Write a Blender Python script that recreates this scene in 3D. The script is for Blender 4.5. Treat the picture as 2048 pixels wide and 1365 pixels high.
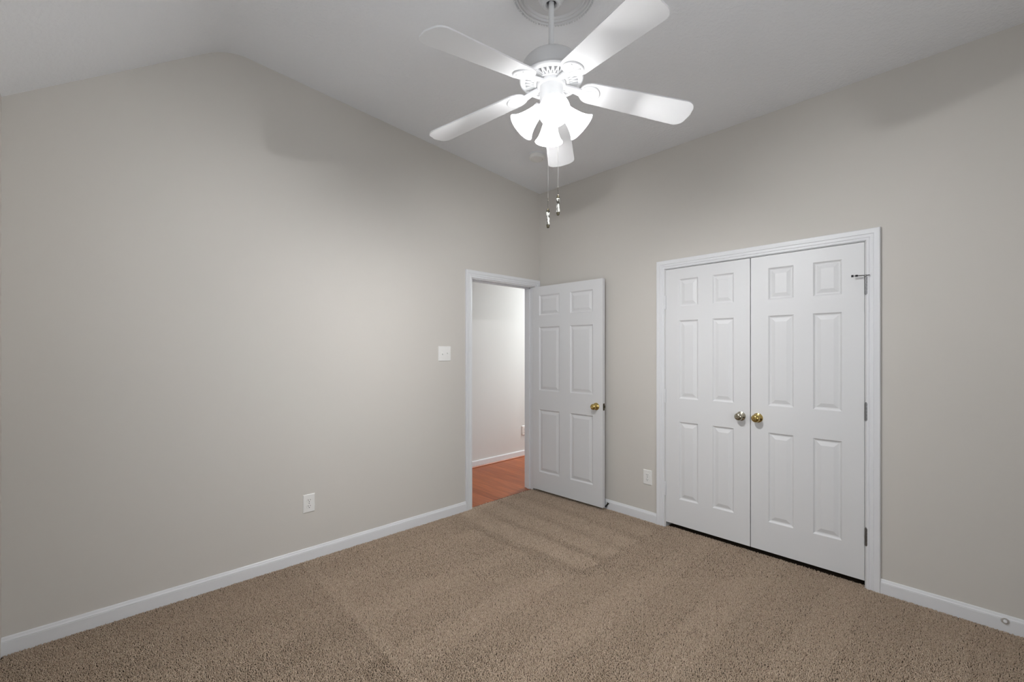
import bpy, bmesh, math, random
import numpy as np
from mathutils import Vector, Matrix

# ------------------------------------------------------------------ clear
for o in list(bpy.data.objects):
    bpy.data.objects.remove(o, do_unlink=True)
SC = bpy.context.scene
COL = SC.collection
R = math.radians
random.seed(7)

# ------------------------------------------------------------------ camera
CAM = (-3.28192, -3.06096, 1.38707)
YAW = 0.7573635
cd = bpy.data.cameras.new('camera')
cam = bpy.data.objects.new('camera', cd)
COL.objects.link(cam)
cam.location = CAM
cam.rotation_euler = (R(90), 0, -YAW)
cd.sensor_width = 36.0
cd.lens = 879.27 * 36.0 / 2048.0
cd.shift_y = (702.3 - 682.5) / 2048.0
cd.clip_start = 0.02
SC.camera = cam

# ------------------------------------------------------------------ view, world
SC.view_settings.view_transform = 'Standard'
SC.view_settings.look = 'None'
SC.view_settings.gamma = 1.0
SC.view_settings.use_curve_mapping = False
SC.view_settings.exposure = 0.22
w = bpy.data.worlds.new('world')
SC.world = w
w.use_nodes = True
w.node_tree.nodes['Background'].inputs[0].default_value = (0.75, 0.87, 1.0, 1)
w.node_tree.nodes['Background'].inputs[1].default_value = 1.0

# ------------------------------------------------------------------ lights
LAMP_BULB = 1850.0      # radiance of the lamp bulbs
LAMP_SHADE = 9.5       # radiance of the lit frosted shades
def area_light(name, loc, rot, sx, sy, power, col):
    l = bpy.data.lights.new(name, 'AREA')
    l.shape = 'RECTANGLE'; l.size = sx; l.size_y = sy
    l.energy = power; l.color = col
    o = bpy.data.objects.new(name, l); COL.objects.link(o)
    o.location = loc; o.rotation_euler = rot
    return o
# daylight through the window in the wall opposite the closet and the one behind the camera
WIN_A = dict(y0=-2.55, y1=-1.15, z0=0.75, z1=2.10)
WIN_B = dict(x0=-3.10, x1=-1.60, z0=0.75, z1=2.20)
area_light('daylight_side', (-3.80, -1.85, 1.43), (0, R(-90), 0), 1.35, 1.4, 6.0, (0.97, 0.985, 1.0))
area_light('daylight_back', (-2.35, -4.42, 1.48), (R(90), 0, 0), 1.5, 1.45, 20.0, (0.97, 0.985, 1.0))
# hall lamp, off to the right beyond the doorway
area_light('hall_light', (2.3, 0.65, 2.30), (0, R(35), 0), 0.5, 0.5, 58.0, (0.92, 0.98, 1.0))

# ------------------------------------------------------------------ helpers
def link(name, me, mat=None, parent=None):
    o = bpy.data.objects.new(name, me)
    COL.objects.link(o)
    if mat is not None and not me.materials:
        me.materials.append(mat)
    if parent is not None:
        o.parent = parent
    return o

def obj(name, bm, mat=None, parent=None, smooth=False, angle=None):
    me = bpy.data.meshes.new(name)
    bmesh.ops.recalc_face_normals(bm, faces=bm.faces)
    bm.to_mesh(me); bm.free()
    if smooth:
        for p in me.polygons: p.use_smooth = True
        if angle is not None:
            me.set_sharp_from_angle(angle=R(angle))
    return link(name, me, mat, parent)

def tag(o, label, cat=None, group=None, kind=None):
    o['label'] = label
    if cat: o['category'] = cat
    if group: o['group'] = group
    if kind: o['kind'] = kind
    return o

def empty(name, loc, rotz=0.0):
    o = bpy.data.objects.new(name, None); COL.objects.link(o)
    o.location = loc; o.rotation_euler = (0, 0, rotz)
    o.empty_display_size = 0.05
    return o

def box(bm, lo, hi, M=None, bevel=0.0):
    vs = [bm.verts.new(Vector((x, y, z))) for x in (lo[0], hi[0]) for y in (lo[1], hi[1]) for z in (lo[2], hi[2])]
    f = [(0,1,3,2),(4,6,7,5),(0,4,5,1),(2,3,7,6),(0,2,6,4),(1,5,7,3)]
    fs = [bm.faces.new([vs[i] for i in q]) for q in f]
    if bevel:
        es = list({e for g in fs for e in g.edges})
        r = bmesh.ops.bevel(bm, geom=es, offset=bevel, segments=2, affect='EDGES', profile=0.6)
        vs = list({v for g in r['faces'] for v in g.verts} | {v for v in vs if v.is_valid})
    if M is not None:
        bmesh.ops.transform(bm, matrix=M, verts=[v for v in vs if v.is_valid])
    return vs

def lathe(bm, prof, seg=32, M=None, cap0=False, cap1=False):
    rings = []
    for r, z in prof:
        if r < 1e-6:
            rings.append([bm.verts.new((0, 0, z))])
        else:
            rings.append([bm.verts.new((r*math.cos(2*math.pi*k/seg), r*math.sin(2*math.pi*k/seg), z)) for k in range(seg)])
    for a, b in zip(rings, rings[1:]):
        for k in range(seg):
            j = (k+1) % seg
            if len(a) == 1 and len(b) == 1: continue
            if len(a) == 1: bm.faces.new((a[0], b[k], b[j]))
            elif len(b) == 1: bm.faces.new((a[k], a[j], b[0]))
            else: bm.faces.new((a[k], a[j], b[j], b[k]))
    if cap0 and len(rings[0]) > 1: bm.faces.new(rings[0])
    if cap1 and len(rings[-1]) > 1: bm.faces.new(rings[-1][::-1])
    vs = [v for q in rings for v in q]
    if M is not None: bmesh.ops.transform(bm, matrix=M, verts=vs)
    return vs

def tube(bm, pts, r, seg=8):
    pts = [Vector(p) for p in pts]
    rings = []
    for i, p in enumerate(pts):
        d = (pts[min(i+1, len(pts)-1)] - pts[max(i-1, 0)]).normalized()
        a = d.orthogonal().normalized() if i == 0 else (rings_a - rings_a.dot(d)*d).normalized()
        rings_a = a
        b = d.cross(a)
        rr = r[i] if isinstance(r, (list, tuple)) else r
        rings.append([bm.verts.new(p + rr*(math.cos(2*math.pi*k/seg)*a + math.sin(2*math.pi*k/seg)*b)) for k in range(seg)])
    for a, b in zip(rings, rings[1:]):
        for k in range(seg):
            j = (k+1) % seg
            bm.faces.new((a[k], a[j], b[j], b[k]))
    bm.faces.new(rings[0][::-1]); bm.faces.new(rings[-1])

def sphere(bm, c, r, seg=16, rings=10, scale=(1,1,1)):
    M = Matrix.Translation(c) @ Matrix.Diagonal((r*scale[0], r*scale[1], r*scale[2], 1))
    bmesh.ops.create_uvsphere(bm, u_segments=seg, v_segments=rings, radius=1.0, matrix=M)

def align(d):                      # matrix turning local +z onto d
    d = Vector(d).normalized()
    return d.to_track_quat('Z', 'Y').to_matrix().to_4x4()

# ------------------------------------------------------------------ materials
def mat(name, col, rough=0.5, metal=0.0, spec=0.5):
    m = bpy.data.materials.new(name); m.use_nodes = True
    b = m.node_tree.nodes['Principled BSDF']
    b.inputs['Base Color'].default_value = (*col, 1)
    b.inputs['Roughness'].default_value = rough
    b.inputs['Metallic'].default_value = metal
    b.inputs['Specular IOR Level'].default_value = spec
    return m, m.node_tree, b

def add_bump(nt, b, scale, strength, dist, detail=3.0, ramp=None):
    tc = nt.nodes.new('ShaderNodeTexCoord')
    n = nt.nodes.new('ShaderNodeTexNoise'); n.inputs['Scale'].default_value = scale; n.inputs['Detail'].default_value = detail
    nt.links.new(tc.outputs['Object'], n.inputs['Vector'])
    out = n.outputs['Fac']
    if ramp:
        r = nt.nodes.new('ShaderNodeValToRGB')
        r.color_ramp.elements[0].position, r.color_ramp.elements[1].position = ramp
        nt.links.new(out, r.inputs['Fac']); out = r.outputs['Color']
    bp = nt.nodes.new('ShaderNodeBump'); bp.inputs['Strength'].default_value = strength; bp.inputs['Distance'].default_value = dist
    nt.links.new(out, bp.inputs['Height'])
    nt.links.new(bp.outputs['Normal'], b.inputs['Normal'])
    return n

def vary(nt, b, col, amount, scale):
    tc = nt.nodes.new('ShaderNodeTexCoord')
    n = nt.nodes.new('ShaderNodeTexNoise'); n.inputs['Scale'].default_value = scale; n.inputs['Detail'].default_value = 4
    nt.links.new(tc.outputs['Object'], n.inputs['Vector'])
    r = nt.nodes.new('ShaderNodeValToRGB')
    r.color_ramp.elements[0].color = (*[c*(1-amount) for c in col], 1)
    r.color_ramp.elements[1].color = (*[min(1, c*(1+amount)) for c in col], 1)
    nt.links.new(n.outputs['Fac'], r.inputs['Fac'])
    nt.links.new(r.outputs['Color'], b.inputs['Base Color'])

WALL_C = (0.60, 0.572, 0.53)
M_WALL, nt, b = mat('greige_wall_paint', WALL_C, 0.75, spec=0.25)
vary(nt, b, WALL_C, 0.015, 1.3); add_bump(nt, b, 260, 0.12, 0.0012)
HALL_C = (0.66, 0.65, 0.635)
M_HALL, nt, b = mat('hall_wall_paint', HALL_C, 0.75, spec=0.25)
vary(nt, b, HALL_C, 0.015, 1.3); add_bump(nt, b, 260, 0.12, 0.0012)
M_CEIL, nt, b = mat('ceiling_paint', (0.83, 0.835, 0.85), 0.9, spec=0.15)
add_bump(nt, b, 55, 0.30, 0.003, 4.0, (0.42, 0.62))
TRIM_C = (0.74, 0.745, 0.76)
M_TRIM, nt, b = mat('white_trim_paint', TRIM_C, 0.38)
vary(nt, b, TRIM_C, 0.01, 3.0)
M_DOOR, nt, b = mat('white_door_paint', (0.70, 0.70, 0.705), 0.42)
add_bump(nt, b, 130, 0.05, 0.0008)
M_FAN, nt, b = mat('white_fan_enamel', (0.73, 0.73, 0.735), 0.38)
vary(nt, b, (0.73, 0.73, 0.735), 0.008, 6.0)
M_BLADE, nt, b = mat('white_blade_laminate', (0.73, 0.73, 0.735), 0.45)
vary(nt, b, (0.73, 0.73, 0.735), 0.01, 9.0)
M_PLASTER, nt, b = mat('medallion_plaster', (0.66, 0.66, 0.665), 0.8, spec=0.2)
vary(nt, b, (0.66, 0.66, 0.665), 0.01, 8.0)
M_PLATE, nt, b = mat('switch_plate_plastic', (0.80, 0.79, 0.765), 0.35)
vary(nt, b, (0.80, 0.79, 0.765), 0.005, 10.0)
M_SLOT, nt, b = mat('dark_slot', (0.05, 0.047, 0.042), 0.6)
vary(nt, b, (0.05, 0.047, 0.042), 0.05, 30.0)
M_BRASS, nt, b = mat('polished_brass', (0.56, 0.42, 0.16), 0.13, 1.0)
vary(nt, b, (0.56, 0.42, 0.16), 0.06, 40.0)
M_OLDBRASS, nt, b = mat('worn_brass', (0.50, 0.47, 0.38), 0.16, 1.0)
vary(nt, b, (0.50, 0.47, 0.38), 0.08, 40.0)
M_STEEL, nt, b = mat('satin_steel', (0.27, 0.27, 0.275), 0.32, 1.0)
vary(nt, b, (0.27, 0.27, 0.275), 0.05, 40.0)
M_BLACK, nt, b = mat('black_rubber', (0.025, 0.024, 0.03), 0.55)
vary(nt, b, (0.025, 0.024, 0.03), 0.1, 40.0)
M_CHAIN, nt, b = mat('chain_metal', (0.72, 0.71, 0.69), 0.3, 0.85)
vary(nt, b, (0.72, 0.71, 0.69), 0.03, 60.0)
M_DARKCHAIN, nt, b = mat('dark_chain_metal', (0.20, 0.185, 0.16), 0.35, 0.9)
vary(nt, b, (0.20, 0.185, 0.16), 0.08, 60.0)
M_BRONZE, nt, b = mat('dark_brass_end', (0.10, 0.085, 0.055), 0.2, 1.0)
vary(nt, b, (0.10, 0.085, 0.055), 0.1, 60.0)
# porcelain with a dark floral pattern
M_PORC, nt, b = mat('floral_porcelain', (0.8, 0.79, 0.75), 0.25)
tc = nt.nodes.new('ShaderNodeTexCoord'); mp = nt.nodes.new('ShaderNodeMapping')
mp.inputs['Scale'].default_value = (1, 1, 0.45)
nz = nt.nodes.new('ShaderNodeTexNoise'); nz.inputs['Scale'].default_value = 120; nz.inputs['Detail'].default_value = 2
rp = nt.nodes.new('ShaderNodeValToRGB')
rp.color_ramp.elements[0].position = 0.50; rp.color_ramp.elements[0].color = (0.80, 0.79, 0.74, 1)
rp.color_ramp.elements[1].position = 0.55; rp.color_ramp.elements[1].color = (0.06, 0.055, 0.045, 1)
nt.links.new(tc.outputs['Object'], mp.inputs['Vector']); nt.links.new(mp.outputs['Vector'], nz.inputs['Vector'])
nt.links.new(nz.outputs['Fac'], rp.inputs['Fac']); nt.links.new(rp.outputs['Color'], b.inputs['Base Color'])
# lit frosted glass and bulbs
M_SHADE, nt, b = mat('lit_frosted_glass', (0.35, 0.35, 0.345), 0.35)
b.inputs['Emission Color'].default_value = (0.985, 0.99, 1.0, 1); b.inputs['Emission Strength'].default_value = LAMP_SHADE
vary(nt, b, (0.35, 0.35, 0.345), 0.02, 18.0)
# the glass glows most around the bulb and least at its neck, inside the metal holder
tc = nt.nodes.new('ShaderNodeTexCoord'); sp = nt.nodes.new('ShaderNodeSeparateXYZ'); mr = nt.nodes.new('ShaderNodeMapRange')
mr.interpolation_type = 'SMOOTHSTEP'
mr.inputs['From Min'].default_value = 0.030; mr.inputs['From Max'].default_value = 0.095
mr.inputs['To Min'].default_value = 1.3; mr.inputs['To Max'].default_value = LAMP_SHADE
nt.links.new(tc.outputs['Object'], sp.inputs[0]); nt.links.new(sp.outputs['Z'], mr.inputs['Value'])
nt.links.new(mr.outputs['Result'], b.inputs['Emission Strength'])
M_BULB, nt, b = mat('lit_bulb', (1, 1, 1), 0.4)
b.inputs['Emission Color'].default_value = (0.985, 0.99, 1.0, 1); b.inputs['Emission Strength'].default_value = LAMP_BULB
# hardwood
M_WOOD, nt, b = mat('red_brown_hardwood', (0.25, 0.08, 0.03), 0.30, spec=0.22)
tc = nt.nodes.new('ShaderNodeTexCoord')
sp = nt.nodes.new('ShaderNodeSeparateXYZ'); nt.links.new(tc.outputs['Object'], sp.inputs[0])
cb = nt.nodes.new('ShaderNodeCombineXYZ'); nt.links.new(sp.outputs['Y'], cb.inputs['X']); nt.links.new(sp.outputs['X'], cb.inputs['Y'])
br = nt.nodes.new('ShaderNodeTexBrick'); br.offset = 0.37
br.inputs['Scale'].default_value = 1.0; br.inputs['Brick Width'].default_value = 0.9; br.inputs['Row Height'].default_value = 0.083
br.inputs['Mortar Size'].default_value = 0.0012; br.inputs['Bias'].default_value = 0.0
br.inputs['Color1'].default_value = (0.27, 0.068, 0.018, 1); br.inputs['Color2'].default_value = (0.37, 0.105, 0.032, 1)
br.inputs['Mortar'].default_value = (0.10, 0.03, 0.012, 1)
nt.links.new(cb.outputs[0], br.inputs['Vector'])
mp = nt.nodes.new('ShaderNodeMapping'); mp.inputs['Scale'].default_value = (2.0, 45, 1)
nt.links.new(cb.outputs[0], mp.inputs['Vector'])
gn = nt.nodes.new('ShaderNodeTexNoise'); gn.inputs['Scale'].default_value = 1.6; gn.inputs['Detail'].default_value = 6; gn.inputs['Distortion'].default_value = 0.6
nt.links.new(mp.outputs['Vector'], gn.inputs['Vector'])
gr = nt.nodes.new('ShaderNodeValToRGB')
gr.color_ramp.elements[0].position = 0.3; gr.color_ramp.elements[0].color = (0.62, 0.55, 0.5, 1)
gr.color_ramp.elements[1].position = 0.7; gr.color_ramp.elements[1].color = (1.15, 1.15, 1.15, 1)
nt.links.new(gn.outputs['Fac'], gr.inputs['Fac'])
mx = nt.nodes.new('ShaderNodeMix'); mx.data_type = 'RGBA'; mx.blend_type = 'MULTIPLY'; mx.inputs[0].default_value = 1.0
nt.links.new(br.outputs['Color'], mx.inputs[6]); nt.links.new(gr.outputs['Color'], mx.inputs[7])
nt.links.new(mx.outputs[2], b.inputs['Base Color'])
M_DWOOD, nt, b = mat('dark_threshold_wood', (0.07, 0.022, 0.012), 0.4)
vary(nt, b, (0.07, 0.022, 0.012), 0.2, 12.0)
M_SHOE, nt, b = mat('stained_shoe_moulding', (0.30, 0.09, 0.035), 0.35)
vary(nt, b, (0.30, 0.09, 0.035), 0.15, 12.0)
# carpet
M_BACK, nt, b = mat('carpet_backing', (0.075, 0.055, 0.04), 0.95, spec=0.05)
vary(nt, b, (0.075, 0.055, 0.04), 0.2, 60.0)
M_PILE, nt, b = mat('brown_carpet_yarn', (0.30, 0.23, 0.17), 0.9, spec=0.1)
at = nt.nodes.new('ShaderNodeAttribute'); at.attribute_name = 'yarn'
rp = nt.nodes.new('ShaderNodeValToRGB'); rp.color_ramp.interpolation = 'LINEAR'
rp.color_ramp.elements[0].position = 0.0; rp.color_ramp.elements[0].color = (0.44, 0.325, 0.232, 1)
rp.color_ramp.elements[1].position = 1.0; rp.color_ramp.elements[1].color = (0.745, 0.605, 0.475, 1)
nt.links.new(at.outputs['Fac'], rp.inputs['Fac']); nt.links.new(rp.outputs['Color'], b.inputs['Base Color'])

# ------------------------------------------------------------------ room dimensions
XW = -3.597            # wall opposite the closet
YB = -4.20             # wall behind the camera
ZC = 2.985             # ceiling height at the closet wall
MS = 0.0730            # slope of the long ceiling side
XR_, ZR = -2.7154, 3.1833   # ridge
ZW = 2.548             # ceiling height at x = XW
TH = 0.12
E0 = -0.0082            # floor level under the pile tips
def zceil(x):
    return ZC - MS*x if x > XR_ else ZR - (ZR-ZW)/(XR_-XW)*(XR_-x)

def prism(bm, pts, axis, a, b):
    """polygon pts in the plane across `axis`, extruded from a to b."""
    def P(u, v, t): return {'x': (t, u, v), 'y': (u, t, v), 'z': (u, v, t)}[axis]
    A = [bm.verts.new(P(u, v, a)) for u, v in pts]; B = [bm.verts.new(P(u, v, b)) for u, v in pts]
    bm.faces.new(A); bm.faces.new(B[::-1])
    n = len(pts)
    for i in range(n): bm.faces.new((A[i], A[(i+1) % n], B[(i+1) % n], B[i]))

def struct(o, label, cat):
    return tag(o, label, cat, kind='structure')

# floor
bm = bmesh.new(); box(bm, (XW-0.15, YB-0.12, E0-0.12), (0.75, 0.015, E0))
struct(obj('floor', bm, M_BACK), 'carpet backing and subfloor beneath the brown pile', 'floor')
# ceiling: a slab following the ridge, softly rounded at the crease
prof = []
N = 9
for x in (0.0, -0.9, -1.8): prof.append((x, zceil(x)))
w_ = 0.11
p0, p1, p2 = Vector((XR_+w_, zceil(XR_+w_))), Vector((XR_, ZR)), Vector((XR_-w_, zceil(XR_-w_)))
for i in range(N):
    t = i/(N-1); q = (1-t)**2*p0 + 2*t*(1-t)*p1 + t*t*p2
    prof.append((q.x, q.y))
prof.append((XW, ZW))
bm = bmesh.new()
prism(bm, prof + [(XW, 3.4), (0.0, 3.4)], 'y', YB, 0.0)
struct(obj('ceiling', bm, M_CEIL, smooth=True, angle=20), 'white textured ceiling rising to a ridge then dropping steeply at left', 'ceiling')

# left wall (with the entry doorway): thick slab with an opening
DX0, DX1, DZ = -0.878, -0.090, 2.030
bm = bmesh.new()
def wall_rect(bm, axis, t0, t1, u0, u1, v0, v1):
    prism(bm, [(u0, v0), (u1, v0), (u1, v1), (u0, v1)], axis, t0, t1)
top = [(x, z+0.01) for x, z in prof if x <= DX0]
prism(bm, [(XW-0.12, E0), (DX0, E0), (DX0, zceil(DX0)+0.01)] + top + [(XW-0.12, ZW+0.01)], 'y', 0.0, TH)
prism(bm, [(DX0, DZ), (DX1, DZ), (DX1, zceil(DX1)+0.01), (DX0, zceil(DX0)+0.01)], 'y', 0.0, TH)
prism(bm, [(DX1, E0), (0.0, E0), (0.0, ZC+0.01), (DX1, zceil(DX1)+0.01)], 'y', 0.0, TH)
bmesh.ops.remove_doubles(bm, verts=bm.verts, dist=1e-5)
struct(obj('wall_left', bm, M_WALL), 'greige painted gable wall on the left with the open doorway', 'wall')
# right wall (closet)
CY0, CY1, CZ = -1.361, -2.612, 2.036
bm = bmesh.new()
wall_rect(bm, 'x', 0.0, TH, CY0, TH, E0, ZC+0.01)
wall_rect(bm, 'x', 0.0, TH, CY1, CY0, CZ, ZC+0.01)
wall_rect(bm, 'x', 0.0, TH, YB, CY1, E0, ZC+0.01)
struct(obj('wall_right', bm, M_WALL), 'greige painted wall on the right around the closet doors', 'wall')
# wall opposite the closet, with window opening
a = WIN_A
bm = bmesh.new()
wall_rect(bm, 'x', XW-TH, XW, YB, a['y0'], E0, ZW+0.01); wall_rect(bm, 'x', XW-TH, XW, a['y1'], 0.0, E0, ZW+0.01)
wall_rect(bm, 'x', XW-TH, XW, a['y0'], a['y1'], E0, a['z0']); wall_rect(bm, 'x', XW-TH, XW, a['y0'], a['y1'], a['z1'], ZW+0.01)
struct(obj('wall_side', bm, M_WALL), 'greige wall at the far left edge opposite the closet', 'wall')
bm = bmesh.new(); a2 = WIN_B
wall_rect(bm, 'y', YB-TH, YB, XW-TH, a2['x0'], E0, 3.3); wall_rect(bm, 'y', YB-TH, YB, a2['x1'], TH, E0, 3.3)
wall_rect(bm, 'y', YB-TH, YB, a2['x0'], a2['x1'], E0, a2['z0']); wall_rect(bm, 'y', YB-TH, YB, a2['x0'], a2['x1'], a2['z1'], 3.3)
struct(obj('wall_back', bm, M_WALL), 'greige wall behind the viewer', 'wall')
# window frames
def window(name, axis, t, u0, u1, v0, v1, label):
    bm = bmesh.new(); f = 0.05
    for (p, q, r_, s) in ((u0, u0+f, v0, v1), (u1-f, u1, v0, v1), (u0, u1, v0, v0+f), (u0, u1, v1-f, v1), (u0, u1, (v0+v1)/2-0.02, (v0+v1)/2+0.02)):
        wall_rect(bm, axis, t-0.03, t+0.03, p, q, r_, s)
    return struct(obj(name, bm, M_TRIM), label, 'window')
window('window_1', 'x', XW-0.07, a['y0'], a['y1'], a['z0'], a['z1'], 'white sash window in the wall opposite the closet')
window('window_2', 'y', YB-0.07, a2['x0'], a2['x1'], a2['z0'], a2['z1'], 'white sash window behind the viewer')

# closet interior
bm = bmesh.new()
wall_rect(bm, 'x', 0.75, 0.80, -2.9, -1.1, E0, 2.5)
wall_rect(bm, 'y', -1.15, -1.10, TH, 0.75, E0, 2.5); wall_rect(bm, 'y', -2.90, -2.85, TH, 0.75, E0, 2.5)
wall_rect(bm, 'z', 2.45, 2.5, TH, 0.75, -2.85, -1.15)
struct(obj('wall_closet', bm, M_WALL), 'closet interior walls behind the double doors', 'wall')

# hall beyond the doorway
HY = 1.07
bm = bmesh.new(); wall_rect(bm, 'y', HY, HY+0.1, -1.6, 3.2, -0.03, 2.5)
struct(obj('wall_hall', bm, M_HALL), 'pale hall wall seen through the open doorway', 'wall')
bm = bmesh.new()
wall_rect(bm, 'x', -1.7, -1.6, TH, HY, -0.03, 2.5); wall_rect(bm, 'x', 3.2, 3.3, TH, HY, -0.03, 2.5)
wall_rect(bm, 'y', 0.02, TH, TH, 3.2, -0.03, 2.5)
struct(obj('wall_hall_end', bm, M_HALL), 'hall end walls out of view beside the doorway', 'wall')
bm = bmesh.new(); wall_rect(bm, 'z', 2.44, 2.5, -1.6, 3.2, TH, HY)
struct(obj('ceiling_hall', bm, M_CEIL), 'white hall ceiling above the doorway, out of view', 'ceiling')
bm = bmesh.new(); box(bm, (-1.6, 0.030, -0.10), (3.2, HY, -0.008))
struct(obj('floor_hall', bm, M_WOOD), 'glossy red brown hardwood floor in the hall', 'floor')
bm = bmesh.new(); box(bm, (DX0, 0.012, -0.10), (DX1, 0.031, -0.0095))
struct(obj('floor_threshold', bm, M_DWOOD), 'dark wood threshold strip between carpet and hall hardwood', 'floor')
bm = bmesh.new(); box(bm, (-1.6, HY-0.014, 0.010), (3.2, HY, 0.064)); box(bm, (-1.6, HY-0.010, 0.064), (3.2, HY, 0.070))
struct(obj('baseboard_hall', bm, M_TRIM), 'white baseboard along the hall wall through the doorway', 'baseboard')
bm = bmesh.new()
prism(bm, [(HY-0.014, -0.008), (HY-0.014, 0.010)] + [(HY-0.014-0.016*math.sin(t*math.pi/2/5), -0.008+0.018*math.cos(t*math.pi/2/5)) for t in range(6)], 'x', -1.6, 3.2)
bmesh.ops.remove_doubles(bm, verts=bm.verts, dist=1e-6)
struct(obj('trim_1', bm, M_SHOE), 'red brown shoe moulding under the hall baseboard', 'moulding')

# ------------------------------------------------------------------ baseboards
BBP = [(0, E0-0.005), (0.0135, E0-0.005), (0.0135, 0.0545), (0.0115, 0.0555), (0.0115, 0.0565), (0.0130, 0.0580), (0.0125, 0.0600),
       (0.0095, 0.0650), (0.0080, 0.0700), (0.0075, 0.0730), (0.0050, 0.0763), (0, 0.0763)]
def baseboard(name, wall, u0, u1, label):
    bm = bmesh.new()
    if wall == 'L': prism(bm, [(-d, z) for d, z in BBP], 'x', u0, u1)
    else: prism(bm, [(-d, z) for d, z in BBP], 'y', u0, u1)
    return struct(obj(name, bm, M_TRIM), label, 'baseboard')
baseboard('baseboard_left', 'L', XW, -0.946, 'long white baseboard along the left wall')
baseboard('baseboard_right', 'R', -1.297, -0.001, 'short white baseboard between entry door and closet casing')
baseboard('baseboard_right.001', 'R', YB, -2.678, 'white baseboard right of the closet doors')

# ------------------------------------------------------------------ door casings
CAS = [(0.000, 0.000), (0.000, 0.008), (0.003, 0.010), (0.011, 0.010), (0.015, 0.0075), (0.019, 0.011), (0.030, 0.0125), (0.034, 0.0115),
       (0.037, 0.0150), (0.050, 0.0165), (0.054, 0.0180), (0.062, 0.0180), (0.065, 0.0150), (0.065, 0.000)]
def casing(name, wall, u0, u1, zt, label):
    """mitred colonial casing around an opening u0..u1 (u0<u1), top zt."""
    bm = bmesh.new()
    rings = []
    for path in (0, 1, 2, 3):
        ring = []
        for d, h in CAS:
            u, z = {0: (u0-d, E0), 1: (u0-d, zt+d), 2: (u1+d, zt+d), 3: (u1+d, E0)}[path]
            ring.append(bm.verts.new((u, -h, z) if wall == 'L' else (-h, u, z)))
        rings.append(ring)
    n = len(CAS)
    for a_, b_ in zip(rings, rings[1:]):
        for i in range(n): bm.faces.new((a_[i], a_[(i+1) % n], b_[(i+1) % n], b_[i]))
    bm.faces.new(rings[0]); bm.faces.new(rings[-1])
    return struct(obj(name, bm, M_TRIM, smooth=True, angle=25), label, 'door casing')
casing('trim_2', 'L', -0.883, -0.0745, 2.033, 'white moulded casing around the open entry doorway')
casing('trim_3', 'R', -2.615, -1.358, 2.035, 'white moulded casing around the closet double doors')
# jambs
bm = bmesh.new()
J = 0.006
box(bm, (DX0, -0.001, E0), (DX0+J, TH, DZ)); box(bm, (DX1-J, -0.001, E0), (DX1, TH, DZ)); box(bm, (DX0, -0.001, DZ-J), (DX1, TH, DZ))
for (x0, x1) in ((DX0+J, DX0+J+0.011), (DX1-J-0.011, DX1-J)):
    box(bm, (x0, 0.045, E0), (x1, 0.080, DZ-J))
box(bm, (DX0+J, 0.045, DZ-J-0.011), (DX1-J, 0.080, DZ-J))
jamb = struct(obj('trim_4', bm, M_TRIM), 'white door jamb lining the entry doorway', 'door jamb')
bm = bmesh.new()
box(bm, (0, CY0-0.004, E0), (TH, CY0, CZ)); box(bm, (0, CY1, E0), (TH, CY1+0.004, CZ)); box(bm, (0, CY1, CZ-0.004), (TH, CY0, CZ))
struct(obj('trim_5', bm, M_TRIM), 'white jamb lining the closet opening', 'door jamb')

# ------------------------------------------------------------------ six panel doors
def door_leaf(W, H, T, cols, rows):
    """leaf in local coords: u = 0..W along x, front face at y=0 (facing -y), back at y=T."""
    bm = bmesh.new()
    us = sorted({0, W, *[c for ab in cols for c in ab]}); vs_ = sorted({0, H, *[c for ab in rows for c in ab]})
    prof = [(0.0, 0.0), (0.004, 0.0035), (0.009, 0.0085), (0.013, 0.0095), (0.017, 0.0095), (0.040, 0.0025), (0.041, 0.0022)]
    for side in (0, 1):
        Y = (lambda d: d) if side == 0 else (lambda d: T-d)
        for i in range(len(us)-1):
            for j in range(len(vs_)-1):
                u0, u1, v0, v1 = us[i], us[i+1], vs_[j], vs_[j+1]
                pan = any(abs(u0-c[0]) < 1e-6 for c in cols) and any(abs(v0-r[0]) < 1e-6 for r in rows)
                if not pan:
                    bm.faces.new([bm.verts.new((x, Y(0), z)) for x, z in ((u0, v0), (u1, v0), (u1, v1), (u0, v1))])
                else:
                    rings = [[bm.verts.new((x, Y(d), z)) for x, z in ((u0+k, v0+k), (u1-k, v0+k), (u1-k, v1-k), (u0+k, v1-k))] for k, d in prof]
                    for A, B in zip(rings, rings[1:]):
                        for q in range(4): bm.faces.new((A[q], A[(q+1) % 4], B[(q+1) % 4], B[q]))
                    bm.faces.new(rings[-1])
    for q in (((0,0),(W,0)), ((W,0),(W,H)), ((W,H),(0,H)), ((0,H),(0,0))):
        (x0, z0), (x1, z1) = q
        bm.faces.new([bm.verts.new(c) for c in ((x0, 0, z0), (x1, 0, z1), (x1, T, z1), (x0, T, z0))])
    bmesh.ops.remove_doubles(bm, verts=bm.verts, dist=1e-5)
    return bm

def knob_mesh(tipped=True):
    """round door knob pointing along local -y, rosette at y=0"""
    bm = bmesh.new()
    M = Matrix.Rotation(R(90), 4, 'X')      # local z -> -y
    lathe(bm, [(0.0, 0.0), (0.0325, 0.0), (0.0325, 0.002), (0.031, 0.0055), (0.026, 0.008), (0.0165, 0.0105), (0.0125, 0.013), (0.0115, 0.022),
               (0.013, 0.027), (0.019, 0.031), (0.0245, 0.037), (0.0268, 0.044), (0.0262, 0.051), (0.0225, 0.0575), (0.0165, 0.0615),
               (0.0115, 0.063), (0.0105, 0.0622), (0.004, 0.0626), (0.0, 0.0628)], 36, M)
    return bm

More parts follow.
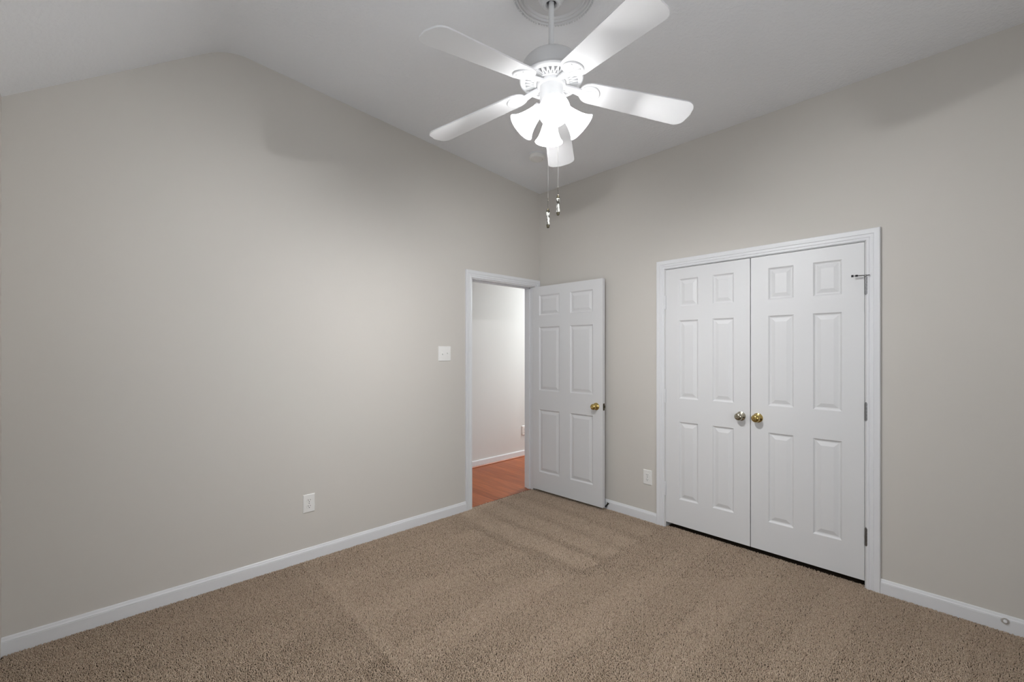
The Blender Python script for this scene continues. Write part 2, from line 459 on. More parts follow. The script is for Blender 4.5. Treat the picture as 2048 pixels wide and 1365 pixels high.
def hinge_mesh(h=0.100):
    bm = bmesh.new()
    n = 5
    for k in range(n):
        z0 = -h/2 + k*h/n + 0.0006; z1 = -h/2 + (k+1)*h/n - 0.0006
        lathe(bm, [(0.0, z0), (0.0068, z0), (0.0068, z1), (0.0, z1)], 14)
    lathe(bm, [(0.0, h/2), (0.005, h/2), (0.0055, h/2+0.003), (0.003, h/2+0.006), (0, h/2+0.0065)], 12)
    lathe(bm, [(0.0, -h/2-0.005), (0.004, -h/2-0.004), (0.005, -h/2), (0.0, -h/2)], 12)
    return bm

# closet doors: local x runs along world -y (rotation -90 about z), front faces -x
def closet_door(name, y_start, W, label, knob_u, hinge_u, knobmat, hingemat):
    root_bm = door_leaf(W, 1.993, 0.035, [(0.108, 0.256), (0.362, 0.510)], [(0.202, 0.803), (0.984, 1.588), (1.696, 1.908)])
    d = obj(name, root_bm, M_DOOR)
    d.location = (-0.0005, y_start, 0.035); d.rotation_euler = (0, 0, R(-90))
    struct(d, label, 'door')
    k = obj('door_knob', knob_mesh(), knobmat, d, True, 40); k.location = (knob_u, 0, 0.895)
    k['label'] = 'brass round knob' if knobmat is M_BRASS else 'tarnished brass knob with silvery rosette'
    for z in (1.735, 0.995, 0.262):
        h = obj('hinge', hinge_mesh(), hingemat, d, True, 40); h.location = (hinge_u, -0.0060, z)
        if hingemat is M_STEEL: h['label'] = 'bare steel hinge'
    return d
GAPW = 0.0045
WD = (CY0 - CY1 - 0.008 - 0.004 - GAPW)/2
dl = closet_door('door_2', CY0-0.006, WD, 'left leaf of the white six panel closet double doors', WD-0.060, -0.003, M_OLDBRASS, M_TRIM)
dr = closet_door('door_3', CY0-0.006-WD-GAPW, WD, 'right leaf of the white closet double doors beside the hinge pin stop', 0.044, WD+0.009, M_BRASS, M_STEEL)

# entry door, swung open about 86 degrees into the room
HX, HYY = -0.1175, -0.014
EX, EY = -0.0850, -0.826
L = math.hypot(EX-HX, EY-HYY)
bm = door_leaf(L, 2.000, 0.035, [(0.085, 0.338), (0.462, 0.712)], [(0.178, 0.792), (0.978, 1.602), (1.716, 1.914)])
ed = obj('door_1', bm, M_DOOR)
ed.location = (HX, HYY, 0.020); ed.rotation_euler = (0, 0, math.atan2(EY-HYY, EX-HX))
struct(ed, 'white six panel entry door standing open against the right wall', 'door')
k = obj('door_knob', knob_mesh(), M_BRASS, ed, True, 40); k.location = (L-0.066, 0, 0.878); k['label'] = 'brass round knob facing the room'
k = obj('door_knob', knob_mesh(), M_BRASS, ed, True, 40); k.location = (L-0.066, 0.035, 0.878); k.rotation_euler = (0, 0, math.pi); k.scale = (1, 0.35, 1)
k['label'] = 'brass knob behind the door'
bm = bmesh.new(); box(bm, (L-0.0005, 0.006, 0.847), (L+0.0012, 0.030, 0.908)); box(bm, (L, 0.010, 0.868), (L+0.010, 0.025, 0.890))
k = obj('latch_plate', bm, M_BRONZE, ed); k['label'] = 'dark brass latch on the door edge'
for z in (1.78, 0.99, 0.20):
    h = obj('hinge', hinge_mesh(), M_STEEL, ed, True, 40); h.location = (-0.004, 0.036, z); h['label'] = 'steel hinge'
# strike plate on the left jamb
bm = bmesh.new(); box(bm, (DX0+J, 0.006, 0.868), (DX0+J+0.0015, 0.034, 0.935))
s = obj('strike_plate', bm, M_BRONZE, jamb); s['label'] = 'dark brass strike plate'

# ------------------------------------------------------------------ outlets and switch (local: plate in xz plane, facing -y)
def rounded_plate(bm, w, h, t):
    prof = [(0.0, 0.0), (0.0, t*0.35), (0.0022, t*0.8), (0.0045, t)]
    rings = []
    for k, d in prof:
        rings.append([bm.verts.new((x, -d, z)) for x, z in ((-w/2+k, -h/2+k), (w/2-k, -h/2+k), (w/2-k, h/2-k), (-w/2+k, h/2-k))])
    for A, B in zip(rings, rings[1:]):
        for q in range(4): bm.faces.new((A[q], A[(q+1) % 4], B[(q+1) % 4], B[q]))
    bm.faces.new(rings[-1]); bm.faces.new(rings[0][::-1])

def face_outline(bm, r, cut, y0, y1):
    pts = []
    for k in range(32):
        a_ = 2*math.pi*k/32
        pts.append((r*math.cos(a_), max(-cut, min(cut, r*math.sin(a_)))))
    A = [bm.verts.new((x, y0, z)) for x, z in pts]; B = [bm.verts.new((x*0.96, y1, z*0.96)) for x, z in pts]
    bm.faces.new(B)
    for i in range(32): bm.faces.new((A[i], A[(i+1) % 32], B[(i+1) % 32], B[i]))

def make_outlet(name):
    t = empty(name, (0, 0, 0))
    bm = bmesh.new(); rounded_plate(bm, 0.076, 0.120, 0.0065); obj('cover_plate', bm, M_PLATE, t)
    for z in (0.0195, -0.0195):
        bm = bmesh.new(); face_outline(bm, 0.0170, 0.0140, -0.0062, -0.0088)
        rc = obj('receptacle', bm, M_PLATE, t); rc.location = (0, 0, z)
        bm = bmesh.new()
        box(bm, (-0.0078, -0.0091, -0.0010), (-0.0052, -0.0087, 0.0075)); box(bm, (0.0052, -0.0091, -0.0000), (0.0078, -0.0091+0.0004, 0.0070))
        lathe(bm, [(0, 0), (0.0028, 0), (0.0028, 0.0004), (0, 0.0004)], 12, Matrix.Translation((0, -0.0087, -0.0078)) @ Matrix.Rotation(R(90), 4, 'X'))
        sl = obj('slots', bm, M_SLOT, rc); sl['label'] = 'dark plug slots'
    bm = bmesh.new(); lathe(bm, [(0.0032, 0.0), (0.0030, 0.001), (0, 0.0014)], 14, Matrix.Translation((0, -0.0064, 0)) @ Matrix.Rotation(R(90), 4, 'X'))
    obj('screw', bm, M_STEEL, t)
    return t

def copy_tree(o, parent=None):
    c = o.copy(); COL.objects.link(c)
    if parent is not None: c.parent = parent
    for ch in list(o.children): copy_tree(ch, c)
    return c

out_a = make_outlet('wall_outlet'); out_a.location = (-2.252, 0, 0.372)
tag(out_a, 'white duplex outlet low on the long left wall', 'outlet', 'duplex wall outlets')
out_b = copy_tree(out_a); out_b.location = (0, -1.208, 0.352); out_b.rotation_euler = (0, 0, R(-90))
tag(out_b, 'white duplex outlet between entry door and closet casing', 'outlet', 'duplex wall outlets')
out_c = copy_tree(out_a); out_c.location = (0.842, HY, 0.334)
tag(out_c, 'white outlet on the hall wall, half hidden by the door jamb', 'outlet', 'duplex wall outlets')

sw = empty('light_switch', (-1.166, 0, 1.364))
tag(sw, 'white two gang toggle switch plate beside the doorway', 'light switch')
bm = bmesh.new(); rounded_plate(bm, 0.124, 0.124, 0.0065); obj('cover_plate', bm, M_PLATE, sw)
for x, up in ((-0.024, 1), (0.024, -1)):
    bm = bmesh.new(); box(bm, (-0.0052, -0.0068, -0.0120), (0.0052, -0.0064, 0.0120))
    box(bm, (-0.0042, -0.0175, -0.0050), (0.0042, -0.0066, 0.0050), Matrix.Rotation(R(24*up), 4, 'X'), 0.001)
    tg = obj('toggle', bm, M_PLATE, sw); tg.location = (x, 0, 0)
    for z in (0.030, -0.030):
        bm = bmesh.new(); lathe(bm, [(0.0034, 0.0), (0.0030, 0.001), (0, 0.0014)], 14, Matrix.Translation((x, -0.0064, z)) @ Matrix.Rotation(R(90), 4, 'X'))
        obj('screw', bm, M_PLATE, sw)

# ------------------------------------------------------------------ hinge pin stop and spring door stops
hs = empty('hinge_pin_door_stop', (-0.0065, CY1-0.001, 1.826))
tag(hs, 'small steel hinge pin door stop with black bumpers at closet top hinge', 'door stop')
bm = bmesh.new()
lathe(bm, [(0.0, 0.0), (0.0088, 0.0), (0.0088, 0.006), (0.005, 0.009), (0, 0.009)], 14)
tube(bm, [(0, 0, 0.003), (-0.020, 0.010, 0.003), (-0.030, 0.050, 0.003)], 0.0028, 8)
tube(bm, [(0, 0, 0.003), (-0.014, -0.013, 0.003), (-0.018, -0.020, 0.003)], 0.0028, 8)
obj('arm', bm, M_STEEL, hs, True, 40)
bm = bmesh.new(); tube(bm, [(-0.026, 0.033, 0.003), (-0.0285, 0.044, 0.003)], 0.0056, 12)
k = obj('bumper', bm, M_BLACK, hs, True, 40); k['label'] = 'black threaded collar'
bm = bmesh.new(); tube(bm, [(-0.0300, 0.052, 0.003), (-0.0310, 0.063, 0.003)], 0.0066, 12)
k = obj('bumper', bm, M_BLACK, hs, True, 40); k['label'] = 'black rubber tip'

def spring_stop(name, loc, direction, length, tipmat, coilmat, label, base_r=0.0125):
    t = empty(name, loc); tag(t, label, 'door stop')
    M = align(direction)
    bm = bmesh.new(); lathe(bm, [(0, 0), (base_r, 0), (base_r*0.95, 0.003), (base_r*0.55, 0.006), (0.005, 0.008), (0, 0.008)], 20, M)
    obj('base', bm, coilmat, t, True, 40)
    bm = bmesh.new(); pts = []
    n = 12*9
    for i in range(n+1):
        a_ = 2*math.pi*i/12
        pts.append(M @ Vector((0.0058*math.cos(a_), 0.0058*math.sin(a_), 0.006 + (length-0.02)*i/n)))
    tube(bm, pts, 0.0012, 5); obj('spring', bm, coilmat, t, True)
    bm = bmesh.new(); lathe(bm, [(0, length-0.018), (0.0075, length-0.018), (0.0085, length-0.006), (0.007, length-0.001), (0, length)], 18, M)
    obj('tip', bm, tipmat, t, True, 40)
    return t
bs = empty('baseboard_door_stop', (-0.0128, -3.157, 0.049))
tag(bs, 'small round white centred door stop on the baseboard at far right', 'door stop')
M = align((-1, 0.02, 0.12))
bm = bmesh.new(); lathe(bm, [(0, -0.001), (0.0150, -0.001), (0.0150, 0.0025), (0.0135, 0.0045), (0.0105, 0.0045), (0.0090, 0.0030), (0, 0.0030)], 28, M)
obj('base', bm, M_CHAIN, bs, True, 40)
bm = bmesh.new(); lathe(bm, [(0, 0.0025), (0.0070, 0.0025), (0.0074, 0.0100), (0.0060, 0.0130), (0, 0.0138)], 24, M)
k = obj('tip', bm, M_TRIM, bs, True, 40); k['label'] = 'white rubber tip'
spring_stop('spring_door_stop', (-0.0128, -0.836, 0.050), (-0.40, 0.30, -0.62), 0.046, M_BLACK, M_BRONZE,
            'dark spring door stop on baseboard behind the entry door edge', 0.0125)

# ------------------------------------------------------------------ smoke detector
nrm = Vector((-MS, 0, -1)).normalized()
sd = empty('smoke_detector', (-0.600, -0.530, zceil(-0.600)))
tag(sd, 'round white smoke detector on the ceiling near the corner', 'smoke detector')
M = align(nrm)
bm = bmesh.new(); lathe(bm, [(0, -0.002), (0.069, -0.002), (0.069, 0.008), (0.066, 0.011), (0.0, 0.011)], 40, M); obj('mounting_plate', bm, M_FAN, sd, True, 30)
bm = bmesh.new(); lathe(bm, [(0.062, 0.010), (0.064, 0.013), (0.063, 0.030), (0.058, 0.037), (0.045, 0.039), (0.042, 0.037), (0.020, 0.038), (0, 0.038)], 40, M); obj('cover', bm, M_PLATE, sd, True, 30)
bm = bmesh.new(); lathe(bm, [(0, 0.0), (0.003, 0.0), (0.003, 0.0385), (0, 0.0395)], 10, M @ Matrix.Translation((0.036, -0.028, 0)))
k = obj('indicator_light', bm, M_SLOT, sd, True, 40); k['label'] = 'small dark indicator'

# ------------------------------------------------------------------ ceiling medallion
md = empty('ceiling_medallion', (-1.700, -1.680, zceil(-1.700)))
tag(md, 'round moulded plaster medallion with beaded rim above the fan', 'ceiling medallion')
bm = bmesh.new()
lathe(bm, [(0, 0.0), (0.192, 0.0), (0.192, 0.020), (0.186, 0.028), (0.180, 0.026), (0.176, 0.020), (0.170, 0.028), (0.162, 0.030), (0.156, 0.022),
           (0.150, 0.024), (0.140, 0.018), (0.120, 0.026), (0.09, 0.036), (0.06, 0.046), (0, 0.046)], 72, M)
obj('disc', bm, M_PLASTER, md, True, 35)
bm = bmesh.new()
for k in range(84):
    a_ = 2*math.pi*k/84
    sphere(bm, M @ Vector((0.1945*math.cos(a_), 0.1945*math.sin(a_), 0.022)), 0.0055, 8, 6)
obj('beaded_rim', bm, M_PLASTER, md, True)

# ------------------------------------------------------------------ ceiling fan
FX, FY = -1.8040, -1.7540
fan = empty('ceiling_fan', (FX, FY, zceil(FX)))
tag(fan, 'white five blade ceiling fan with four lit bell shades', 'ceiling fan')
FZ = zceil(FX)
def fz(z): return z - FZ
def fpart(name, bm, m=M_FAN, parent=fan, smooth=True, angle=35):
    return obj(name, bm, m, parent, smooth, angle)
# canopy and rod
bm = bmesh.new()
lathe(bm, [(0.0, fz(FZ-0.002)), (0.068, fz(FZ-0.002)), (0.070, fz(3.02)), (0.066, fz(2.985)), (0.054, fz(2.955)), (0.044, fz(2.944)), (0.041, fz(2.936)), (0.034, fz(2.932)), (0.026, fz(2.934)), (0.0215, fz(2.945)), (0.0215, fz(2.98))], 40)
fpart('canopy', bm)
bm = bmesh.new(); lathe(bm, [(0, fz(2.99)), (0.0210, fz(2.985)), (0.0190, fz(2.955)), (0.0165, fz(2.945)), (0.0125, fz(2.944))], 24)
k = fpart('hanger_ball', bm, M_BLACK); k['label'] = 'dark hanger ball inside the canopy'
bm = bmesh.new(); lathe(bm, [(0, fz(2.96)), (0.0122, fz(2.96)), (0.0122, fz(2.690)), (0.0, fz(2.690))], 24)
fpart('downrod', bm)
# motor housing (bowl shaped drum)
bm = bmesh.new()
lathe(bm, [(0.012, fz(2.715)), (0.026, fz(2.714)), (0.030, fz(2.700)), (0.085, fz(2.692)), (0.112, fz(2.682)), (0.127, fz(2.664)), (0.1315, fz(2.640)), (0.1315, fz(2.618)),
           (0.128, fz(2.612)), (0.130, fz(2.606)), (0.128, fz(2.600)), (0.118, fz(2.598)), (0.0, fz(2.598))], 64)
fpart('motor_housing', bm)
# pierced vent ring: rim, inner ring and a zigzag of struts
bm = bmesh.new()
lathe(bm, [(0.116, fz(2.594)), (0.118, fz(2.586)), (0.126, fz(2.583)), (0.134, fz(2.584)), (0.140, fz(2.588)), (0.1425, fz(2.594)), (0.140, fz(2.600)), (0.128, fz(2.602)), (0.116, fz(2.594))], 72)
lathe(bm, [(0.066, fz(2.590)), (0.066, fz(2.582)), (0.070, fz(2.579)), (0.078, fz(2.580)), (0.080, fz(2.590)), (0.066, fz(2.590))], 60)
PH = 180.2
for g in range(5):
    c = R(PH + 36 + 72*g)
    for q in range(9):
        a0 = c + R(-26 + 52*q/9); a1 = c + R(-26 + 52*(q+1)/9)
        if q % 2: ai, ao = a0, a1
        else: ai, ao = a1, a0
        P0 = Vector((0.077*math.cos(ai), 0.077*math.sin(ai), fz(2.5855))); P1 = Vector((0.119*math.cos(ao), 0.119*math.sin(ao), fz(2.589)))
        d = (P1-P0); n_ = Vector((-d.y, d.x, 0)).normalized()*0.0030; u = Vector((0, 0, 0.0035))
        vs = [bm.verts.new(p) for p in (P0-n_-u, P0+n_-u, P1+n_-u, P1-n_-u, P0-n_+u, P0+n_+u, P1+n_+u, P1-n_+u)]
        for f in ((0,1,2,3),(7,6,5,4),(0,4,5,1),(1,5,6,2),(2,6,7,3),(3,7,4,0)): bm.faces.new([vs[i] for i in f])
    # solid wedge where each blade arm passes
    e = R(PH + 72*g)
    pts = [(0.077, -10), (0.119, -9), (0.119, 9), (0.077, 10)]
    lo = [bm.verts.new((r*math.cos(e+R(t)), r*math.sin(e+R(t)), fz(2.583))) for r, t in pts]
    hi = [bm.verts.new((r*math.cos(e+R(t)), r*math.sin(e+R(t)), fz(2.591))) for r, t in pts]
    bm.faces.new(lo); bm.faces.new(hi[::-1])
    for i in range(4): bm.faces.new((lo[i], lo[(i+1) % 4], hi[(i+1) % 4], hi[i]))
fpart('vent_ring', bm)
# hub ring + switch housing + light fitter
bm = bmesh.new(); lathe(bm, [(0, fz(2.592)), (0.064, fz(2.592)), (0.064, fz(2.572)), (0.060, fz(2.566)), (0.052, fz(2.566)), (0.0, fz(2.566))], 48)
fpart('flywheel', bm)
bm = bmesh.new(); lathe(bm, [(0, fz(2.568)), (0.0520, fz(2.566)), (0.0520, fz(2.505)), (0.050, fz(2.498)), (0.040, fz(2.494)), (0, fz(2.494))], 48)
fpart('switch_housing', bm)
bm = bmesh.new(); lathe(bm, [(0, fz(2.497)), (0.047, fz(2.497)), (0.049, fz(2.485)), (0.046, fz(2.470)), (0.036, fz(2.452)), (0.020, fz(2.442)), (0.008, fz(2.438)), (0.006, fz(2.430)), (0, fz(2.428))], 40)
fpart('light_fitter', bm)
# blades with brackets
def blade_outline(n=14):
    r0, r1 = 0.128, 0.664
    up = []
    def hw(r): return 0.060 + (r-0.19)*(0.0765-0.060)/(0.60-0.19)
    for i in range(n+1):                                  # rounded root
        t = math.pi/2*i/n
        up.append((r0 + 0.062*(1-math.cos(t)), hw(0.19)*math.sin(t)**0.9))
    for i in range(1, 9): up.append((0.19 + (r1-0.052-0.19)*i/8, hw(0.19 + (r1-0.052-0.19)*i/8)))
    w = up[-1][1]
    for i in range(1, n+1):                               # rounded tip corners then a gently curved end
        t = math.pi/2*i/n
        up.append((r1-0.052 + 0.045*math.sin(t), w - 0.046*(1-math.cos(t))))
    up.append((r1, 0.0))
    return up
def blade_mesh():
    bm = bmesh.new(); up = blade_outline()
    pts = up + [(r, -w) for r, w in reversed(up[1:-1])]
    T = 0.0055
    A = [bm.verts.new((r, w, -T/2)) for r, w in pts]; B = [bm.verts.new((r, w, T/2)) for r, w in pts]
    fa = bm.faces.new(A); fb = bm.faces.new(B[::-1])
    n = len(pts)
    for i in range(n): bm.faces.new((A[i], B[i], B[(i+1) % n], A[(i+1) % n]))
    bmesh.ops.bevel(bm, geom=list(fa.edges)+list(fb.edges), offset=0.0012, segments=2, affect='EDGES')
    return bm
def bracket_mesh():
    bm = bmesh.new()
    z0 = -0.0030
    Rd, cx = 0.046, 0.176
    lathe(bm, [(0, 0.0), (Rd, 0.0), (Rd, -0.004), (Rd-0.002, -0.006), (Rd-0.006, -0.006), (Rd-0.008, -0.0035), (0, -0.0035)], 40, Matrix.Translation((cx, 0, z0)))
    # tapered arm running in to the hub, two spreading ribs and screws
    def bar(p, q, w0, w1, h0, h1):
        p, q = Vector(p), Vector(q); d = (q-p); n_ = Vector((-d.y, d.x, 0)).normalized()
        vs = [bm.verts.new(c) for c in (p-n_*w0, p+n_*w0, q+n_*w1, q-n_*w1, p-n_*w0+Vector((0,0,-h0)), p+n_*w0+Vector((0,0,-h0)), q+n_*w1+Vector((0,0,-h1)), q-n_*w1+Vector((0,0,-h1)))]
        for f in ((0,1,2,3),(7,6,5,4),(0,4,5,1),(1,5,6,2),(2,6,7,3),(3,7,4,0)): bm.faces.new([vs[i] for i in f])
    bar((0.058, 0, 0.010), (0.135, 0, z0), 0.011, 0.019, 0.008, 0.008)
    bar((0.135, 0.004, z0), (0.200, 0.022, z0), 0.006, 0.0035, 0.008, 0.0055)
    bar((0.135, -0.004, z0), (0.200, -0.022, z0), 0.006, 0.0035, 0.008, 0.0055)
    for y in (0.021, -0.021): lathe(bm, [(0.0048, 0), (0.0042, -0.0022), (0, -0.003)], 12, Matrix.Translation((0.196, y, z0-0.0045)))
    lathe(bm, [(0.0048, 0), (0.0042, -0.0022), (0, -0.003)], 12, Matrix.Translation((0.180, 0, z0-0.0035)))
    return bm
DROOP, PITCH, ZB = R(7.6), R(-9.0), 2.556
bme = bpy.data.meshes.new('blade'); t_ = blade_mesh(); bmesh.ops.recalc_face_normals(t_, faces=t_.faces); t_.to_mesh(bme); t_.free(); bme.materials.append(M_BLADE)
kme = bpy.data.meshes.new('blade_bracket'); t_ = bracket_mesh(); bmesh.ops.recalc_face_normals(t_, faces=t_.faces); t_.to_mesh(kme); t_.free(); kme.materials.append(M_FAN)
for p in kme.polygons: p.use_smooth = True
kme.set_sharp_from_angle(angle=R(30))
for g in range(5):
    a_ = R(PH + 72*g)
    bl = bpy.data.objects.new('blade', bme); COL.objects.link(bl); bl.parent = fan
    Mx = Matrix.Rotation(a_, 4, 'Z') @ Matrix.Translation((0.15, 0, fz(ZB))) @ Matrix.Rotation(DROOP, 4, 'Y') @ Matrix.Rotation(PITCH, 4, 'X') @ Matrix.Translation((-0.15, 0, 0))
    bl.matrix_local = Mx
    br_ = bpy.data.objects.new('blade_bracket', kme); COL.objects.link(br_); br_.parent = bl
# lamps
def shade_mesh():
    bm = bmesh.new()
    o_ = [(0.000, 0.0240), (0.006, 0.0265), (0.020, 0.0285), (0.040, 0.0320), (0.060, 0.0370), (0.080, 0.0430), (0.098, 0.0505), (0.110, 0.0575), (0.118, 0.0640), (0.1205, 0.0660)]
    prof = [(r, t) for t, r in o_] + [(o_[-1][1]-0.0018, 0.1215)] + [(r-0.003, t) for t, r in reversed(o_)]
    lathe(bm, prof, 40)
    return bm
sme = bpy.data.meshes.new('lamp_shade'); t_ = shade_mesh(); bmesh.ops.recalc_face_normals(t_, faces=t_.faces); t_.to_mesh(sme); t_.free(); sme.materials.append(M_SHADE)
for p in sme.polygons: p.use_smooth = True
cme = bpy.data.meshes.new('shade_holder'); t_ = bmesh.new()
lathe(t_, [(0, -0.022), (0.014, -0.020), (0.018, -0.008), (0.0285, 0.000), (0.0290, 0.010), (0.0270, 0.011), (0.012, 0.006), (0, 0.006)], 28)
bmesh.ops.recalc_face_normals(t_, faces=t_.faces); t_.to_mesh(cme); t_.free(); cme.materials.append(M_FAN)
for p in cme.polygons: p.use_smooth = True
ume = bpy.data.meshes.new('light_bulb'); t_ = bmesh.new()
lathe(t_, [(0, 0.008), (0.012, 0.010), (0.013, 0.032), (0.019, 0.050), (0.0235, 0.065), (0.0225, 0.079), (0.016, 0.091), (0.007, 0.0965), (0, 0.0975)], 16)
bmesh.ops.recalc_face_normals(t_, faces=t_.faces); t_.to_mesh(ume); t_.free(); ume.materials.append(M_BULB)
for p in ume.polygons: p.use_smooth = True
for az in (46.6, 136.6, 226.6, 316.6):
    c, s_ = math.cos(R(az)), math.sin(R(az))
    d = Vector((c*math.cos(R(-45)), s_*math.cos(R(-45)), math.sin(R(-45))))
    Mx = Matrix.Translation((0.050*c, 0.050*s_, fz(2.472))) @ align(d)
    sh = bpy.data.objects.new('lamp_shade', sme); COL.objects.link(sh); sh.parent = fan; sh.matrix_local = Mx
    sh['label'] = 'lit frosted white glass bell shade'
    for nm, me in (('shade_holder', cme), ('light_bulb', ume)):
        q = bpy.data.objects.new(nm, me); COL.objects.link(q); q.parent = sh
# pull chains
rt = Vector((math.cos(YAW), -math.sin(YAW), 0))
def pull_chain(off, z_top, z_dark, z_pend, z_end):
    P = rt*off
    bm = bmesh.new(); n = int((z_top-z_dark)/0.006)
    tube(bm, [(P.x, P.y, fz(z_top)), (P.x, P.y, fz(z_dark))], 0.0007, 6)
    for i in range(n):
        sphere(bm, (P.x, P.y, fz(z_top - (i+0.5)*(z_top-z_dark)/n)), 0.0013, 6, 4)
    ch = fpart('pull_chain', bm, M_CHAIN, fan, True, None)
    bm = bmesh.new(); m_ = int((z_dark-z_pend)/0.0055)
    tube(bm, [(P.x, P.y, fz(z_dark)), (P.x, P.y, fz(z_pend))], 0.0009, 6)
    for i in range(m_): sphere(bm, (P.x, P.y, fz(z_dark-(i+0.5)*(z_dark-z_pend)/m_)), 0.0019 if i > 2 else 0.0026, 6, 4)
    k = obj('chain_extension', bm, M_DARKCHAIN, ch, True); k['label'] = 'darker beaded extension chain'
    h = z_pend - z_end
    bm = bmesh.new()
    lathe(bm, [(0, fz(z_pend-0.006)), (0.0065, fz(z_pend-0.010)), (0.0078, fz(z_pend-0.016)), (0.0068, fz(z_pend-0.35*h)), (0.0076, fz(z_pend-0.75*h)), (0.0082, fz(z_end+0.016)), (0.0070, fz(z_end+0.012)), (0, fz(z_end+0.010))], 20,
          Matrix.Translation((P.x, P.y, 0)))
    k = obj('pendant', bm, M_PORC, ch, True, 40); k['label'] = 'white porcelain pendant with dark floral pattern'
    bm = bmesh.new()
    lathe(bm, [(0, fz(z_end)), (0.0040, fz(z_end+0.001)), (0.0064, fz(z_end+0.005)), (0.0062, fz(z_end+0.010)), (0.0078, fz(z_end+0.0125)), (0.0078, fz(z_end+0.016)), (0, fz(z_end+0.016))], 18, Matrix.Translation((P.x, P.y, 0)))
    k = obj('pendant_ball_end', bm, M_BRONZE, ch, True, 40); k['label'] = 'dark brass ball end'
    bm = bmesh.new()
    lathe(bm, [(0.0075, fz(z_pend-0.014)), (0.0072, fz(z_pend-0.009)), (0.0045, fz(z_pend-0.006)), (0.0055, fz(z_pend-0.002)), (0.002, fz(z_pend+0.003)), (0, fz(z_pend+0.004))], 18, Matrix.Translation((P.x, P.y, 0)))
    k = obj('pendant_cap', bm, M_BRONZE, ch, True, 40); k['label'] = 'dark brass top cap'
pull_chain(-0.0150, 2.435, 2.072, 2.022, 1.936)
pull_chain(0.0298, 2.445, 2.118, 2.083, 1.992)

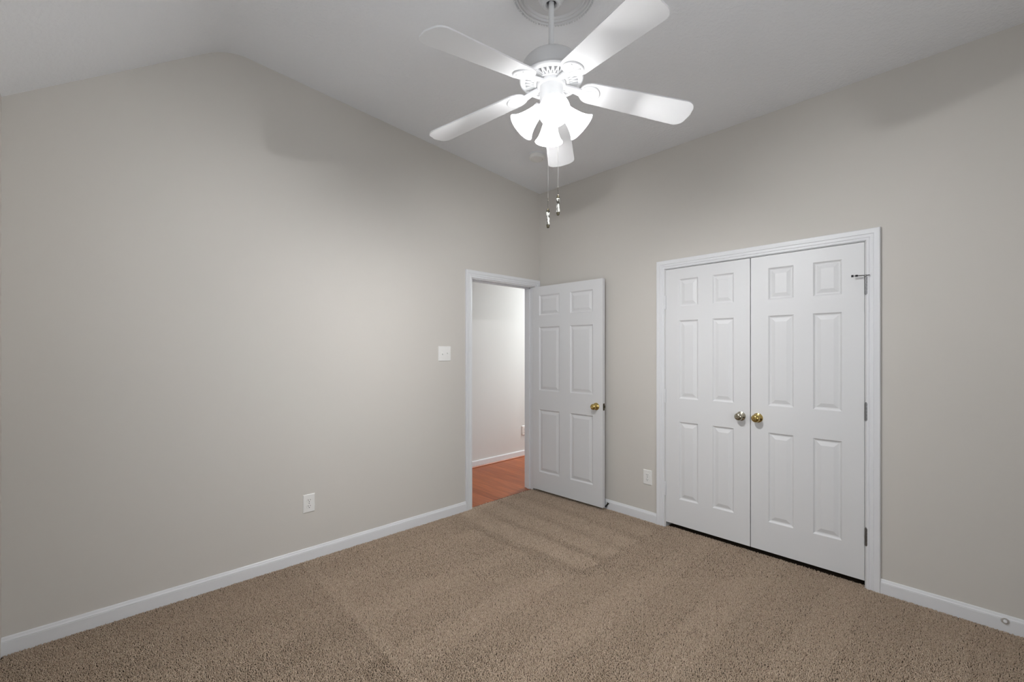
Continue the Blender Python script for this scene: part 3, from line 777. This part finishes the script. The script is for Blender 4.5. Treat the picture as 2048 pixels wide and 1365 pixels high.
# ------------------------------------------------------------------ carpet pile: individual tufts of yarn
def carpet():
    rng = np.random.default_rng(3)
    f, cy = 879.27, 702.3
    fw = np.array([math.sin(YAW), math.cos(YAW)]); rt2 = np.array([math.cos(YAW), -math.sin(YAW)])
    out = []
    x0, x1, y0, y1 = XW, 0.13, -3.75, 0.022
    for (d0, d1, s) in ((0.0, 2.7, 0.0048), (2.7, 9.0, 0.0060)):
        nx, ny = int((x1-x0)/s), int((y1-y0)/s)
        gx, gy = np.meshgrid(np.arange(nx), np.arange(ny))
        P = np.stack([x0 + (gx.ravel()+0.5*(gy.ravel() % 2))*s, y0 + gy.ravel()*s], 1)
        P += rng.uniform(-0.42, 0.42, P.shape)*s
        rel = P - np.array(CAM[:2]); dep = rel@fw; lat = rel@rt2
        ok = (dep > max(d0, 0.4)) & (dep <= d1)
        u = 1024 + f*lat/np.maximum(dep, 0.01); v = cy + f*CAM[2]/np.maximum(dep, 0.01)
        m_ = 140
        ok &= (u > -m_) & (u < 2048+m_) & (v < 1365+m_)
        # inside the room: carpet stops at the baseboards and runs under the doors
        X, Y = P[:, 0], P[:, 1]
        room = (X < -0.016) & (Y < -0.016) & (X > XW+0.004)
        entry = (X > DX0+J) & (X < DX1-J) & (Y < 0.013)
        closet = (Y > CY1+0.005) & (Y < CY0-0.005) & (X < 0.030)  # pile cut short; bare dark backing stands in for shade under closet doors
        ok &= room | entry | closet
        out.append((P[ok], np.full(ok.sum(), s)))
    P = np.concatenate([a for a, _ in out]); S = np.concatenate([b for _, b in out])
    n = len(P)
    X, Y = P[:, 0], P[:, 1]
    # nap direction left by the vacuum: strokes across the room, a patch brushed towards the doorway, a band at the left
    lean = np.zeros((n, 2))
    wob = 0.007*np.sin(X*3.1+Y*2.3) + 0.005*np.sin(Y*5.0-X*4.0) + rng.normal(0, 0.006, n)
    away = np.array([0.72, 0.69])
    A = (X + wob > -1.12) & (Y + wob > -1.36)                 # patch before the doorway, brushed away from the viewer
    st = np.sin(2*math.pi*(X+wob*1.5+0.02)/0.25)
    lean[A] = away*(0.62 + 0.30*np.clip(st[A]*1.6, -1, 1))[:, None]
    B = (~A) & (X + wob > -2.32)                              # strokes across the middle of the room
    ph = ((Y + wob*1.5 + 10.0)/0.21) % 1.0
    alt = np.where((np.floor((Y + wob*1.5 + 10.0)/0.21) % 2) > 0, 0.16, -0.06)
    lean[B] = away[None, :]*alt[B][:, None]
    C_ = (~A) & (~B)
    lean[C_] = away*(-0.22 + 0.10*np.sign(np.sin(2*math.pi*(Y+wob*1.5)/0.40))[C_])[:, None]
    groove = np.zeros(n, bool)                                # thin furrows between the strokes
    groove |= B & (ph < 0.045) & (rng.uniform(0, 1, n) < 0.75)
    lean[groove] = away*-0.62
    soft = A & (np.abs(((X + wob*1.5 + 0.02)/0.25) % 1.0 - 0.75) < 0.11) & (rng.uniform(0, 1, n) < 0.8)
    soft |= (np.abs(X + wob + 1.125) < 0.012) & (Y > -1.36)
    soft |= (np.abs(Y + wob + 1.365) < 0.014) & (X > -1.12)
    soft |= (np.abs(X + wob + 2.335) < 0.014)
    soft &= rng.uniform(0, 1, n) < 0.8
    lean[soft] = away*-0.48
    edge = (X + wob > -2.32) & (X + wob < -2.26)              # raised ridge left along the band
    lean[edge] = away*0.30
    ang = rng.uniform(0, 2*math.pi, n); mag = np.abs(rng.normal(0, 0.55, n))
    lean += np.stack([np.cos(ang), np.sin(ang)], 1)*mag[:, None]
    h = 0.0082*rng.uniform(0.74, 1.12, n)
    rad = S*0.46*rng.uniform(0.8, 1.15, n)
    zb = E0 - 0.0005
    h = np.where(groove, h*0.72, h)
    rot = rng.uniform(0, 2*math.pi, n)
    levels = [(0.0, 0.70, 0.0), (0.50, 1.05, 0.30), (0.88, 0.92, 0.80)]
    V = np.zeros((n, 10, 3), np.float32)
    k = 0
    for t, rr, bend in levels:
        for q in range(3):
            a = rot + 2*math.pi*q/3 + t*1.6
            V[:, k, 0] = X + lean[:, 0]*h*bend + rad*rr*np.cos(a)
            V[:, k, 1] = Y + lean[:, 1]*h*bend + rad*rr*np.sin(a)
            V[:, k, 2] = zb + h*t*(1-0.12*np.minimum(1, np.hypot(lean[:, 0], lean[:, 1])))
            k += 1
    V[:, 9, 0] = X + lean[:, 0]*h; V[:, 9, 1] = Y + lean[:, 1]*h
    V[:, 9, 2] = zb + h*(1-0.15*np.minimum(1, np.hypot(lean[:, 0], lean[:, 1])))
    tri = []
    for lv in range(2):
        for q in range(3):
            a, b_ = lv*3+q, lv*3+(q+1) % 3
            tri += [(a, b_, b_+3), (a, b_+3, a+3)]
    for q in range(3): tri.append((6+q, 6+(q+1) % 3, 9))
    tri = np.array(tri, np.int32)
    F = (tri[None] + (np.arange(n, dtype=np.int32)*10)[:, None, None]).reshape(-1, 3)
    me = bpy.data.meshes.new('carpet_pile')
    me.vertices.add(n*10); me.vertices.foreach_set('co', V.ravel())
    me.loops.add(F.size); me.loops.foreach_set('vertex_index', F.ravel())
    me.polygons.add(len(F)); me.polygons.foreach_set('loop_start', np.arange(0, F.size, 3, dtype=np.int32))
    me.polygons.foreach_set('use_smooth', np.ones(len(F), bool))
    me.update(calc_edges=True)
    yarn = np.clip(rng.normal(0.5, 0.22, n), 0, 1)
    at = me.attributes.new('yarn', 'FLOAT', 'POINT')
    at.data.foreach_set('value', np.repeat(yarn, 10).astype(np.float32))
    print('tufts', n)
    return me
cp = link('carpet_pile', carpet(), M_PILE)
tag(cp, 'brown frieze carpet pile covering the whole bedroom floor', 'carpet', kind='stuff')
